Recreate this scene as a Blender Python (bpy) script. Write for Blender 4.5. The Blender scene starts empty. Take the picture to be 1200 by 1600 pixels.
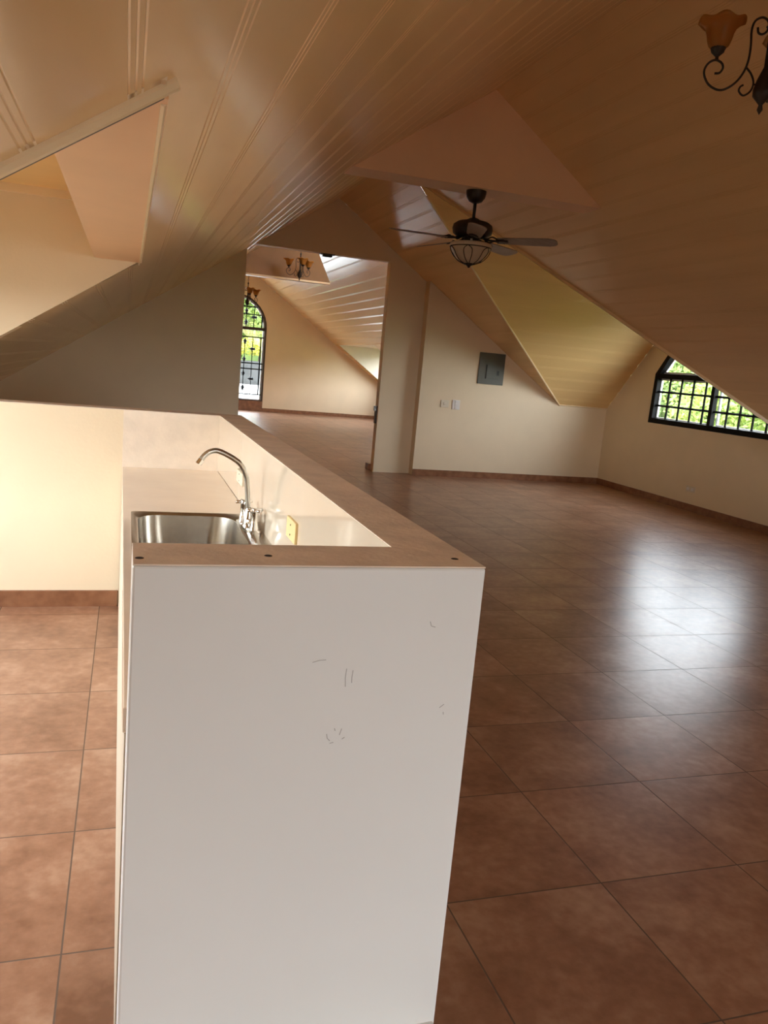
import bpy, bmesh, math, random
from mathutils import Vector, Matrix

# ------------------------------------------------------------------ units
# The place was measured in multiples of the camera's height above the half
# wall's cap; U turns that into metres.  z = -FZ is the tiled floor.
U = 0.34
FZ = 4.22
SC = bpy.context.scene
COL = SC.collection


def W(x, y, z):
    return Vector((x * U, y * U, (z + FZ) * U))


XR, ZR, TL, TR = 7.46, 6.15, 0.667, 0.692      # ridge and slope tangents


def zl(x):
    return ZR - TL * (XR - x)


def zr(x):
    return ZR - TR * (x - XR)


FXR, FZR = 8.30, 6.71                           # ridge of the far room


def zfr(x):
    return 12.56 - 0.705 * x


YREAR, YOPEN, YPAN, YFAR = -14.0, 31.1, 30.65, 63.5
XW, XE = -5.0, 20.0

# ------------------------------------------------------------------ materials


def mat(name, col, rough=0.5, metal=0.0, var=0.0, scale=6.0, bump=0.0, bscale=40.0, spec=0.5, stretch=(1, 1, 1),
        coat=0.0, trans=0.0, col2=None):
    m = bpy.data.materials.new(name)
    m.use_nodes = True
    nt = m.node_tree
    b = nt.nodes['Principled BSDF']
    b.inputs['Base Color'].default_value = (*col, 1)
    b.inputs['Roughness'].default_value = rough
    b.inputs['Metallic'].default_value = metal
    b.inputs['Specular IOR Level'].default_value = spec
    b.inputs['Coat Weight'].default_value = coat
    b.inputs['Coat Roughness'].default_value = 0.12
    b.inputs['Transmission Weight'].default_value = trans
    tc = nt.nodes.new('ShaderNodeNewGeometry')
    mp = nt.nodes.new('ShaderNodeMapping')
    mp.inputs['Scale'].default_value = stretch
    nt.links.new(tc.outputs['Position'], mp.inputs['Vector'])
    if var > 0 or col2:
        n = nt.nodes.new('ShaderNodeTexNoise')
        n.inputs['Scale'].default_value = scale
        n.inputs['Detail'].default_value = 5
        nt.links.new(mp.outputs[0], n.inputs['Vector'])
        r = nt.nodes.new('ShaderNodeValToRGB')
        r.color_ramp.elements[0].position = 0.35
        r.color_ramp.elements[1].position = 0.65
        c2 = col2 or tuple(c * (1 + var) for c in col)
        c1 = col if col2 else tuple(c * (1 - var) for c in col)
        r.color_ramp.elements[0].color = (*c1, 1)
        r.color_ramp.elements[1].color = (*c2, 1)
        nt.links.new(n.outputs['Fac'], r.inputs['Fac'])
        nt.links.new(r.outputs['Color'], b.inputs['Base Color'])
    if bump > 0:
        n2 = nt.nodes.new('ShaderNodeTexNoise')
        n2.inputs['Scale'].default_value = bscale
        n2.inputs['Detail'].default_value = 3
        nt.links.new(mp.outputs[0], n2.inputs['Vector'])
        bp = nt.nodes.new('ShaderNodeBump')
        bp.inputs['Strength'].default_value = bump
        bp.inputs['Distance'].default_value = 0.01
        nt.links.new(n2.outputs['Fac'], bp.inputs['Height'])
        nt.links.new(bp.outputs['Normal'], b.inputs['Normal'])
    return m


def floor_mat():
    m = bpy.data.materials.new('terracotta_tile')
    m.use_nodes = True
    nt = m.node_tree
    L = nt.links.new
    b = nt.nodes['Principled BSDF']

    def N(t, **k):
        n = nt.nodes.new(t)
        for a, v in k.items():
            setattr(n, a, v)
        return n

    def M(op, a, c=None):
        n = N('ShaderNodeMath', operation=op)
        for i, v in enumerate((a, c)):
            if v is None:
                continue
            if isinstance(v, (int, float)):
                n.inputs[i].default_value = v
            else:
                L(v, n.inputs[i])
        return n.outputs[0]
    geo = N('ShaderNodeNewGeometry')
    sep = N('ShaderNodeSeparateXYZ')
    L(geo.outputs['Position'], sep.inputs[0])
    px, py = 1.4535 * U, 1.512 * U
    u = M('DIVIDE', M('SUBTRACT', sep.outputs[0], -0.32 * U - 20 * px), px)
    v = M('DIVIDE', M('SUBTRACT', sep.outputs[1], 5.29 * U - 20 * py), py)
    fu, fv = M('FRACT', u), M('FRACT', v)
    cu, cv = M('FLOOR', u), M('FLOOR', v)
    du = M('MINIMUM', fu, M('SUBTRACT', 1.0, fu))
    dv = M('MINIMUM', fv, M('SUBTRACT', 1.0, fv))
    d = M('MINIMUM', du, dv)
    gro = M('LESS_THAN', d, 0.0044)
    comb = N('ShaderNodeCombineXYZ')
    L(cu, comb.inputs[0])
    L(cv, comb.inputs[1])
    wn = N('ShaderNodeTexWhiteNoise', noise_dimensions='3D')
    L(comb.outputs[0], wn.inputs['Vector'])
    # each tile takes its own cut of the mottled glaze
    off = N('ShaderNodeVectorMath', operation='MULTIPLY_ADD')
    off.inputs[1].default_value = (9, 9, 9)
    L(wn.outputs['Color'], off.inputs[0])
    L(geo.outputs['Position'], off.inputs[2])
    n1 = N('ShaderNodeTexNoise')
    n1.inputs['Scale'].default_value = 3.2
    n1.inputs['Detail'].default_value = 7
    n1.inputs['Roughness'].default_value = 0.62
    L(off.outputs[0], n1.inputs['Vector'])
    rp = N('ShaderNodeValToRGB')
    e = rp.color_ramp.elements
    e[0].position, e[0].color = 0.28, (0.22, 0.105, 0.058, 1)
    e[1].position, e[1].color = 0.75, (0.46, 0.285, 0.185, 1)
    k = e.new(0.5)
    k.color = (0.33, 0.172, 0.102, 1)
    n2 = N('ShaderNodeTexNoise')
    n2.inputs['Scale'].default_value = 26
    n2.inputs['Detail'].default_value = 4
    L(off.outputs[0], n2.inputs['Vector'])
    fine = M('MULTIPLY', M('SUBTRACT', n2.outputs['Fac'], 0.5), 0.45)
    L(M('ADD', n1.outputs['Fac'], fine), rp.inputs['Fac'])
    sc_ = N('ShaderNodeVectorMath', operation='SCALE')
    L(rp.outputs['Color'], sc_.inputs[0])
    L(M('ADD', M('MULTIPLY', wn.outputs['Value'], 0.16), 0.94), sc_.inputs['Scale'])
    mg = N('ShaderNodeMix', data_type='RGBA')
    L(gro, mg.inputs[0])
    L(sc_.outputs[0], mg.inputs[6])
    mg.inputs[7].default_value = (0.14, 0.09, 0.06, 1)
    L(mg.outputs[2], b.inputs['Base Color'])
    rr = M('ADD', M('MULTIPLY', n1.outputs['Fac'], 0.03), 0.285)
    L(M('MAXIMUM', rr, M('MULTIPLY', gro, 0.75)), b.inputs['Roughness'])
    b.inputs['Specular IOR Level'].default_value = 0.33
    edge = M('MULTIPLY', M('MINIMUM', d, 0.008), 60.0)
    hgt = edge
    bp = N('ShaderNodeBump')
    bp.inputs['Strength'].default_value = 0.35
    bp.inputs['Distance'].default_value = 0.0015
    L(hgt, bp.inputs['Height'])
    L(bp.outputs['Normal'], b.inputs['Normal'])
    return m


def glass_mat():
    m = bpy.data.materials.new('window_glass')
    m.use_nodes = True
    nt = m.node_tree
    nt.nodes.clear()
    o = nt.nodes.new('ShaderNodeOutputMaterial')
    mix = nt.nodes.new('ShaderNodeMixShader')
    t = nt.nodes.new('ShaderNodeBsdfTransparent')
    t.inputs[0].default_value = (0.97, 0.985, 0.975, 1)
    g = nt.nodes.new('ShaderNodeBsdfGlossy')
    g.inputs['Roughness'].default_value = 0.02
    lw_ = nt.nodes.new('ShaderNodeLayerWeight')
    lw_.inputs[0].default_value = 0.5
    pw = nt.nodes.new('ShaderNodeMath')
    pw.operation = 'POWER'
    pw.inputs[1].default_value = 5.0
    ad = nt.nodes.new('ShaderNodeMath')
    ad.operation = 'MULTIPLY_ADD'
    ad.inputs[1].default_value = 0.95
    ad.inputs[2].default_value = 0.04
    nt.links.new(lw_.outputs['Facing'], pw.inputs[0])
    nt.links.new(pw.outputs[0], ad.inputs[0])
    nt.links.new(ad.outputs[0], mix.inputs[0])
    nt.links.new(t.outputs[0], mix.inputs[1])
    nt.links.new(g.outputs[0], mix.inputs[2])
    nt.links.new(mix.outputs[0], o.inputs[0])
    return m


def amber_mat():
    m = bpy.data.materials.new('amber_glass')
    m.use_nodes = True
    nt = m.node_tree
    b = nt.nodes['Principled BSDF']
    b.inputs['Base Color'].default_value = (0.50, 0.25, 0.06, 1)
    b.inputs['Roughness'].default_value = 0.25
    tr = nt.nodes.new('ShaderNodeBsdfTranslucent')
    tr.inputs[0].default_value = (0.75, 0.42, 0.11, 1)
    mx = nt.nodes.new('ShaderNodeMixShader')
    mx.inputs[0].default_value = 0.55
    o = nt.nodes['Material Output']
    nt.links.new(b.outputs[0], mx.inputs[1])
    nt.links.new(tr.outputs[0], mx.inputs[2])
    nt.links.new(mx.outputs[0], o.inputs[0])
    return m


M_WALL = mat('cream_wall_paint', (0.82, 0.68, 0.475), 0.55, var=0.02, scale=3, bump=0.08, bscale=55)
M_WHITE = mat('white_wall_paint', (0.80, 0.81, 0.795), 0.33, var=0.012, scale=2.5, bump=0.05, bscale=14)
M_PVC = mat('cream_ceiling_panel', (0.84, 0.59, 0.31), 0.2, var=0.04, scale=5, stretch=(1, 0.12, 1), bump=0.05,
            bscale=5)
M_PVCD = mat('cream_dormer_panel', (0.86, 0.60, 0.27), 0.32, var=0.03, scale=5, stretch=(0.12, 1, 1))
M_SOFFIT = mat('peach_plaster', (0.90, 0.61, 0.38), 0.6, var=0.02, scale=4, bump=0.05)
M_TRIM = mat('cream_trim', (0.86, 0.69, 0.45), 0.4, var=0.02)
M_RAW = mat('raw_plaster_cap', (0.84, 0.73, 0.61), 0.75, var=0.09, scale=9, bump=0.15, bscale=60)
M_TILEW = mat('glossy_cream_tile', (0.80, 0.68, 0.53), 0.06, var=0.015, scale=5, coat=0.8)
M_COUNTER = mat('glossy_counter_tile', (0.86, 0.72, 0.57), 0.13, var=0.03, scale=5, coat=0.4)
M_STONE = mat('textured_wall_tile', (0.86, 0.74, 0.60), 0.35, var=0.04, scale=14, bump=0.2, bscale=30)
M_FLOOR = floor_mat()
M_BASE = mat('terracotta_skirting', (0.20, 0.083, 0.038), 0.35, col2=(0.30, 0.135, 0.065), scale=12)
M_BLACK = mat('black_metal', (0.005, 0.0045, 0.004), 0.6, var=0.1, spec=0.15)
M_IRON = mat('wrought_iron', (0.022, 0.013, 0.009), 0.45, var=0.15, scale=30)
M_STEEL = mat('brushed_steel', (0.58, 0.55, 0.50), 0.22, metal=1.0, var=0.05, scale=60, stretch=(1, 12, 1))
M_CHROME = mat('chrome', (0.75, 0.74, 0.72), 0.1, metal=1.0, var=0.02)
M_SATIN = mat('satin_nickel', (0.55, 0.53, 0.48), 0.28, metal=1.0, var=0.02)
M_BLADE = mat('dark_fan_blade', (0.27, 0.21, 0.165), 0.4, var=0.15, scale=8, stretch=(1, 6, 1))
M_BOWL = mat('frosted_glass_bowl', (0.62, 0.50, 0.36), 0.45, var=0.05, scale=10)
M_PANEL = mat('grey_green_metal', (0.105, 0.11, 0.088), 0.4, var=0.03)
M_PANELD = mat('dark_latch', (0.02, 0.02, 0.018), 0.4)
M_PLATEW = mat('white_plastic', (0.80, 0.77, 0.74), 0.35)
M_PLATEC = mat('cream_plastic', (0.74, 0.66, 0.52), 0.4)
M_YELLOW = mat('yellow_box_plastic', (0.80, 0.62, 0.30), 0.5)
M_HOLE = mat('dark_hole', (0.03, 0.018, 0.010), 0.9)
M_SCUFF = mat('grey_scuff', (0.44, 0.43, 0.42), 0.7)
M_AL = mat('white_aluminium', (0.8, 0.8, 0.79), 0.35)
M_DARKW = mat('dark_wood_edge', (0.05, 0.025, 0.012), 0.5)
M_GAP = mat('grey_joint', (0.16, 0.15, 0.14), 0.7)
M_PALE = mat('pale_dormer_paint', (0.86, 0.80, 0.68), 0.5, var=0.02)
M_GUSSET_SHADE = mat('gusset_shade_brown', (0.30, 0.16, 0.065), 0.55, var=0.05)  # dark brown puts the far gusset's shade into its colour
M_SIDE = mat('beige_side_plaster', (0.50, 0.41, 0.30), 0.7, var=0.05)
M_GLASS = glass_mat()
M_AMBER = amber_mat()
M_CONC = mat('pale_concrete', (0.62, 0.60, 0.55), 0.85, var=0.06, scale=1.5)
M_GREYW = mat('grey_block_wall', (0.03, 0.03, 0.028), 0.9, var=0.25, scale=3)
M_HILL = mat('green_hillside', (0.08, 0.13, 0.02), 0.9, col2=(0.15, 0.2, 0.03), scale=0.5)
M_GRASS = mat('green_ground', (0.03, 0.034, 0.014), 0.9, var=0.3, scale=0.6)
M_LEAF = [mat('leaf_mid', (0.11, 0.18, 0.03), 0.6, col2=(0.20, 0.27, 0.045), scale=1.2),
          mat('leaf_dark', (0.08, 0.135, 0.028), 0.6, col2=(0.15, 0.21, 0.04), scale=1.2),
          mat('leaf_light', (0.16, 0.24, 0.035), 0.6, col2=(0.26, 0.32, 0.05), scale=1.2)]
M_YLEAF = mat('leaf_yellow', (0.26, 0.26, 0.015), 0.6, col2=(0.40, 0.36, 0.02), scale=2)
M_BARK = mat('bark', (0.06, 0.045, 0.03), 0.9, var=0.3, scale=9)

# ------------------------------------------------------------------ helpers


def obj(name, bm, m, parent=None, smooth=False, bevel=0.0, auto=None):
    bmesh.ops.recalc_face_normals(bm, faces=bm.faces)
    me = bpy.data.meshes.new(name)
    bm.to_mesh(me)
    bm.free()
    for mm in (m if isinstance(m, (list, tuple)) else [m]):
        me.materials.append(mm)
    if smooth:
        for p in me.polygons:
            p.use_smooth = True
    o = bpy.data.objects.new(name, me)
    COL.objects.link(o)
    if parent:
        o.parent = parent
    if bevel:
        b = o.modifiers.new('Bevel', 'BEVEL')
        b.width = bevel
        b.segments = 2
        b.limit_method = 'ANGLE'
    if auto:
        md = o.modifiers.new('Edge', 'EDGE_SPLIT')
        md.split_angle = math.radians(auto)
    return o


def struct(name, bm, m, parent=None, **k):
    o = obj(name, bm, m, parent, **k)
    if parent is None:
        o['kind'] = 'structure'
    return o


def tag(o, label, cat, group=None):
    o['label'] = label
    o['category'] = cat
    if group:
        o['group'] = group
    return o


def thing(name, label, cat, loc=(0, 0, 0), group=None, kind=None):
    o = bpy.data.objects.new(name, None)
    o.empty_display_size = 0.05
    COL.objects.link(o)
    o.location = loc
    tag(o, label, cat, group)
    if kind:
        o['kind'] = kind
    return o


def slab(bm, outer, holes, to3, depth):
    """A plate: outline and holes in 2-D, to3 maps (a, b, d) to metres, d = 0 front, depth back."""
    loops = [outer] + list(holes)
    edges = []
    for lp in loops:
        vs = [bm.verts.new(to3(a, b, 0)) for a, b in lp]
        for i in range(len(vs)):
            edges.append(bm.edges.new((vs[i], vs[(i + 1) % len(vs)])))
    r = bmesh.ops.triangle_fill(bm, use_beauty=True, use_dissolve=False, edges=edges)
    faces = [g for g in r['geom'] if isinstance(g, bmesh.types.BMFace)]
    vec = to3(0, 0, depth) - to3(0, 0, 0)
    ex = bmesh.ops.extrude_face_region(bm, geom=faces)
    bmesh.ops.translate(bm, vec=vec, verts=[g for g in ex['geom'] if isinstance(g, bmesh.types.BMVert)])
    return bm


def plate(outer, holes, to3, depth):
    return slab(bmesh.new(), outer, holes, to3, depth)


def XZ(y):
    return lambda a, b, d: W(a, y + d, b)


def YZ(x):
    return lambda a, b, d: W(x + d, a, b)


def XY(z):
    return lambda a, b, d: W(a, b, z + d)


def box(bm, lo, hi):
    """box between two corners given in metres"""
    x0, y0, z0 = lo
    x1, y1, z1 = hi
    v = [bm.verts.new(p) for p in ((x0, y0, z0), (x1, y0, z0), (x1, y1, z0), (x0, y1, z0),
                                   (x0, y0, z1), (x1, y0, z1), (x1, y1, z1), (x0, y1, z1))]
    for f in ((0, 3, 2, 1), (4, 5, 6, 7), (0, 1, 5, 4), (1, 2, 6, 5), (2, 3, 7, 6), (3, 0, 4, 7)):
        bm.faces.new([v[i] for i in f])
    return bm


def ubox(a, b, bm=None):
    bm = bm or bmesh.new()
    p, q = W(*a), W(*b)
    return box(bm, [min(p[i], q[i]) for i in range(3)], [max(p[i], q[i]) for i in range(3)])


def tube(bm, pts, r, n=8, closed=False, caps=True):
    """sweep a circle along pts (metres); r a number or a list"""
    pts = [Vector(p) for p in pts]
    k = len(pts)
    rad = r if isinstance(r, (list, tuple)) else [r] * k
    ref = None
    rings = []
    for i, p in enumerate(pts):
        a = pts[i - 1] if (i > 0 or closed) else pts[i]
        c = pts[(i + 1) % k] if (i < k - 1 or closed) else pts[i]
        t = (c - a).normalized()
        if ref is None:
            ref = t.orthogonal().normalized()
        ref = (ref - t * ref.dot(t))
        ref = ref.normalized() if ref.length > 1e-6 else t.orthogonal().normalized()
        s = t.cross(ref)
        rings.append([bm.verts.new(p + (ref * math.cos(2 * math.pi * j / n) + s * math.sin(2 * math.pi * j / n)) * rad[i])
                      for j in range(n)])
    for i in range(k if closed else k - 1):
        A, B = rings[i], rings[(i + 1) % k]
        for j in range(n):
            bm.faces.new((A[j], A[(j + 1) % n], B[(j + 1) % n], B[j]))
    if caps and not closed:
        bm.faces.new(rings[0][::-1])
        bm.faces.new(rings[-1])
    return bm


def lathe(bm, prof, c=(0, 0, 0), n=28, mod=None):
    """revolve (r, z) pairs about the z axis through c (metres)"""
    c = Vector(c)
    rings = []
    for i, (r, z) in enumerate(prof):
        if r < 1e-6:
            rings.append([bm.verts.new(c + Vector((0, 0, z)))])
        else:
            ring = []
            for j in range(n):
                a = 2 * math.pi * j / n
                rr, zz = (mod(i, a, r, z) if mod else (r, z))
                ring.append(bm.verts.new(c + Vector((rr * math.cos(a), rr * math.sin(a), zz))))
            rings.append(ring)
    for A, B in zip(rings, rings[1:]):
        for j in range(n):
            a, b = A[j % len(A)], A[(j + 1) % len(A)]
            d, e = B[j % len(B)], B[(j + 1) % len(B)]
            f = [a]
            for q in (b, e, d):
                if q not in f:
                    f.append(q)
            if len(f) > 2:
                bm.faces.new(f)
    return bm


def smooth_path(pts, sub=6):
    """Catmull-Rom through pts"""
    P = [Vector(p) for p in pts]
    P = [P[0] * 2 - P[1]] + P + [P[-1] * 2 - P[-2]]
    out = []
    for i in range(1, len(P) - 2):
        a, b, c, d = P[i - 1:i + 3]
        for s in range(sub):
            t = s / sub
            out.append(0.5 * ((2 * b) + (c - a) * t + (2 * a - 5 * b + 4 * c - d) * t * t + (3 * b - a - 3 * c + d) * t ** 3))
    out.append(P[-2])
    return out


def rrect(x0, x1, y0, y1, r, n=6):
    out = []
    for cx, cy, a0 in ((x1 - r, y1 - r, 0), (x0 + r, y1 - r, 90), (x0 + r, y0 + r, 180), (x1 - r, y0 + r, 270)):
        for i in range(n + 1):
            a = math.radians(a0 + 90 * i / n)
            out.append((cx + r * math.cos(a), cy + r * math.sin(a)))
    return out


def groove_stations(lo, hi, phase, pitch, extra=(), gap=0.031, hw=0.0055, depth=0.006):
    """positions across a panelled ceiling with their groove depth: three V grooves at every panel joint"""
    st = {round(lo, 5): 0.0, round(hi, 5): 0.0}
    for e in extra:
        st[round(e, 5)] = 0.0
    k = math.floor((lo - phase) / pitch)
    while phase + k * pitch < hi + pitch:
        b = phase + k * pitch
        for g in (-gap, 0, gap):
            for o_, d_ in ((-hw, 0), (0, depth), (hw, 0)):
                x = b + g + o_
                if lo < x < hi:
                    st[round(x, 5)] = d_
        k += 1
    return sorted(st.items())


def grooved(bm, stations, pos, spans, up):
    """pos(s, t, d) -> metres; spans(s) -> list of (t0, t1) for the station, number equal between neighbours of a face"""
    for (s0, d0), (s1, d1) in zip(stations, stations[1:]):
        mid = (s0 + s1) / 2
        n = len(spans(mid))
        A, B = spans(s0 + 1e-6, mid), spans(s1 - 1e-6, mid)
        for i in range(n):
            f = [pos(s0, A[i][0], d0), pos(s1, B[i][0], d1), pos(s1, B[i][1], d1), pos(s0, A[i][1], d0)]
            bm.faces.new([bm.verts.new(p) for p in f])
    bmesh.ops.remove_doubles(bm, verts=bm.verts, dist=1e-5)
    return bm


def thicken(o, t):
    m = o.modifiers.new('Deck', 'SOLIDIFY')
    m.thickness = t
    m.offset = 1
    return o


# ------------------------------------------------------------------ setting: floor, walls
struct('floor', ubox((XW - 0.5, YREAR - 0.5, -FZ), (XE + 1.8, YFAR + 0.45, -FZ - 0.5)), M_FLOOR)

# --- main opening wall (left part, header, pier) and the panel wall beside it
struct('wall_far_left', plate([(XW, -FZ), (4.09, -FZ), (4.09, zl(4.09)), (XW, zl(XW))], [], XZ(YOPEN), 0.4), M_WALL)
HB = 4.10
xl = XR - (ZR - HB) / TL
struct('wall_far', plate([(xl, HB), (9.70, HB), (9.70, -FZ), (11.3, -FZ), (11.3, zr(11.3)), (XR, ZR)], [], XZ(YOPEN), 0.4),
       M_WALL)
ED = -0.90
struct('wall_far_right', plate([(11.25, -FZ), (XE + 0.4, -FZ), (XE + 0.4, ED), (17.64, ED), (11.25, zr(11.25))], [],
                               XZ(YPAN), 0.95), M_WALL)

# --- right wall with the dormer gable and its window
DY, DZ, DA = 24.2, 5.75, 8.04                     # dormer ridge: y, z and where it meets the main slope
DS = (DZ - ED) / (YPAN - DY)
YN = 2 * DY - YPAN
win1 = [(20.8, -1.21), (27.6, -1.21), (27.55, 0.72), (25.9, 2.75), (22.5, 2.75), (20.85, 0.72)]
gz = zr(XE)
BY = -4.5                                          # ridge line of an unseen east dormer, added for fill light
B0, B1 = BY - (YPAN - DY), BY + (YPAN - DY)
win_fill = [(y - DY + BY, z) for y, z in win1]
struct('wall_right', plate([(YREAR, -FZ), (YPAN, -FZ), (YPAN, ED), (DY, DZ), (YN, ED), (YN, gz), (B1, gz), (B1, ED), (BY, DZ), (B0, ED), (B0, gz), (YREAR, gz)], [win1, win_fill],
                           YZ(XE), 0.42), M_WALL)
struct('wall_dormer_cheek', plate([(17.64, ED), (XE, ED), (XE, zr(XE))], [], XZ(YN - 0.1), 0.1), M_WALL)
for nm, yy, dd in (('wall_fill_dormer_cheek', B1, 0.1), ('wall_fill_dormer_end', B0, -0.1)):
    struct(nm, plate([(17.64, ED), (XE, ED), (XE, zr(XE))], [], XZ(yy), dd), M_WALL)

# --- left wall with the kitchen dormer's window
LX0, LX1, LY0, LY1, LZS, LZC = -0.52, 0.14, 4.56, 13.3, 1.25, 2.13
kw = [(5.2, -2.9), (12.0, -2.9), (12.0, 0.7), (5.2, 0.7)]
struct('wall_left', plate([(YREAR, -FZ), (YOPEN, -FZ), (YOPEN, zl(XW)), (LY1, zl(XW)), (LY1, LZC), (LY0, LZC), (LY0, zl(XW)),
                           (YREAR, zl(XW))], [kw], YZ(XW), -0.4), M_WALL)
# far side of the dormer is one wall down to the floor behind the worktop
xk = XR - (ZR + 1.0) / TL
struct('wall_kitchen', plate([(XW, -FZ), (1.85, -FZ), (1.85, -1.01), (xk, -1.01), (LX1, zl(LX1) + 0.01), (LX1, LZS),
                              (LX0, LZS), (LX0, LZC), (XW, LZC)], [], XZ(LY1), 0.42), M_WALL)
struct('wall_dormer_near', plate([(XW, zl(XW)), (LX1, zl(LX1)), (LX1, LZS), (LX0, LZS), (LX0, LZC), (XW, LZC)], [],
                                 XZ(LY0), -0.3), M_WALL)
struct('ceiling_dormer_soffit', ubox((LX0, LY0, LZS), (LX1 + 0.02, LY1, LZS + 0.1)), M_SOFFIT)
struct('wall_dormer_riser', ubox((LX0, LY0, LZS + 0.1), (LX0 + 0.15, LY1, LZC)), M_SOFFIT)
struct('ceiling_kitchen_dormer', ubox((XW - 0.4, LY0 - 0.3, LZC), (LX0 + 0.15, LY1 + 0.4, LZC + 0.15)), M_PVCD)
bm = bmesh.new()
tube(bm, [W(XW, LY1 - 0.03, LZC - 0.05), W(LX0, LY1 - 0.03, LZC - 0.05)], 0.045 * U * 2, 4)
struct('trim_1', bm, M_TRIM)

# --- rear wall with a wide glazed opening behind the camera
rw = [(2.6, -3.9), (9.6, -3.9), (9.6, 1.2), (2.6, 1.2)]
struct('wall_rear', plate([(XW, -FZ), (XE, -FZ), (XE, gz), (XR, ZR), (XW, zl(XW))], [rw], XZ(YREAR), -0.4), M_WALL)

# --- far room
FXE = 20.6
ac, ar, az = 7.7, 2.5, 2.15
arch = [(ac - ar, -3.45), (ac + ar, -3.45)] + [(ac + ar * math.cos(math.radians(a)), az + ar * math.sin(math.radians(a)))
                                                for a in range(0, 181, 10)]
struct('wall_end', plate([(XW, -FZ), (FXE, -FZ), (FXE, zfr(FXE)), (FXR, FZR), (XW, zl(XW))], [arch], XZ(YFAR), 0.4), M_WALL)
fy0, fy1, fx0 = 52.7, 62.2, 15.75
fzw = 1.40
fw = [(fy0 + 0.4, -1.7), (fy1 - 0.4, -1.7), (fy1 - 0.4, 1.15), (fy0 + 0.4, 1.15)]
struct('wall_far_room_right', plate([(YOPEN, -FZ), (YFAR, -FZ), (YFAR, zfr(FXE)), (fy1, zfr(FXE)), (fy1, fzw), (fy0, fzw),
                                     (fy0, zfr(FXE)), (YOPEN, zfr(FXE))], [fw], YZ(FXE), 0.4), M_WALL)
for nm, yy, dd in (('wall_far_dormer_end', fy1, 0.15), ('wall_far_dormer_near', fy0, -0.15)):
    struct(nm, plate([(fx0, zfr(fx0)), (FXE, zfr(FXE)), (FXE, fzw + 0.05), (fx0, fzw + 0.05)], [], XZ(yy), dd), M_PALE)
struct('ceiling_far_dormer', ubox((fx0, fy0, fzw + 0.05), (FXE + 0.4, fy1, fzw + 0.2)), M_WALL)
struct('wall_far_room_left', plate([(YOPEN, -FZ), (YFAR, -FZ), (YFAR, zl(XW)), (YOPEN, zl(XW))], [], YZ(XW), -0.4), M_WALL)

# ------------------------------------------------------------------ setting: ceilings
cL, sL = 1 / math.hypot(1, TL), TL / math.hypot(1, TL)
cR, sR = 1 / math.hypot(1, TR), TR / math.hypot(1, TR)


def posL(s, t, d):
    return W(s - d * sL, t, zl(s) + d * cL)


def posR(s, t, d):
    return W(s + d * sR, t, zr(s) + d * cR)


def spansL(s, mid=None):
    m = s if mid is None else mid
    if m < LX1:
        return [(YREAR, LY0), (LY1, YOPEN + 0.4)]
    return [(YREAR, YOPEN + 0.4)]


def vn(x):
    return DY - (DY - YN) * (x - DA) / (17.64 - DA)


def vf(x):
    return DY + (YPAN - DY) * (x - DA) / (17.64 - DA)


def spansR(s, mid=None):
    m = s if mid is None else mid
    k = BY - DY
    if m < DA:
        return [(YREAR, YOPEN)]
    if m < 17.64:
        return [(YREAR, vn(s) + k), (vf(s) + k, vn(s)), (vf(s), YOPEN)]
    return [(YREAR, B0), (B1, YN)]


o = struct('ceiling_left', grooved(bmesh.new(), groove_stations(XW, XR, 0.0, 0.47, (LX1,)), posL, spansL, 1), M_PVC)
o = struct('ceiling_right', grooved(bmesh.new(), groove_stations(XR, XE, 8.165, 0.437, (DA, 17.64), depth=0.005), posR, spansR, 1), M_PVC)


def spansFL(s, mid=None):
    return [(YOPEN + 0.4, YFAR)]


def spansFR(s, mid=None):
    m = s if mid is None else mid
    if m > fx0:
        return [(YOPEN + 0.4, fy0), (fy1, YFAR)]
    return [(YOPEN + 0.4, YFAR)]


struct('ceiling_far_room_left', grooved(bmesh.new(), groove_stations(XW, FXR, 0.0, 0.47), posL, spansFL, 1), M_PVC)
struct('ceiling_far_room_right', grooved(bmesh.new(), groove_stations(FXR, FXE, 8.165, 0.5, (fx0,), gap=0.03, hw=0.011, depth=0.011),
                                         lambda s, t, d: W(s + d * sR, t, zfr(s) + d * cR), spansFR, 1), M_PVC)

# dormer slopes: stations run across the slope (y), panels run along x
DL = math.hypot(1, DS)


def far_pos(s, t, d):
    return W(t, s + d * DS / DL, ED + DS * (YPAN - s) + d / DL)


def near_pos(s, t, d):
    return W(t, s - d * DS / DL, ED + DS * (s - YN) + d / DL)


def span_far(s, mid=None):
    return [(DA + (17.64 - DA) * (s - DY) / (YPAN - DY), XE)]


def span_near(s, mid=None):
    return [(DA + (17.64 - DA) * (DY - s) / (DY - YN), XE)]


struct('ceiling_dormer_far', grooved(bmesh.new(), groove_stations(DY, YPAN, 30.4, 0.40, hw=0.016, gap=0.034), far_pos, span_far, 1),
       M_PVCD)
struct('ceiling_dormer_near', grooved(bmesh.new(), groove_stations(YN, DY, 18.0, 0.40), near_pos, span_near, 1), M_PVCD)
for nm, st, ps, sp_ in (('ceiling_fill_dormer_far', groove_stations(DY, YPAN, 30.4, 0.40), far_pos, span_far),
                        ('ceiling_fill_dormer_near', groove_stations(YN, DY, 18.0, 0.40), near_pos, span_near)):
    o = struct(nm, grooved(bmesh.new(), st, ps, sp_, 1), M_PVCD)
    o.location.y = (BY - DY) * U

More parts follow.
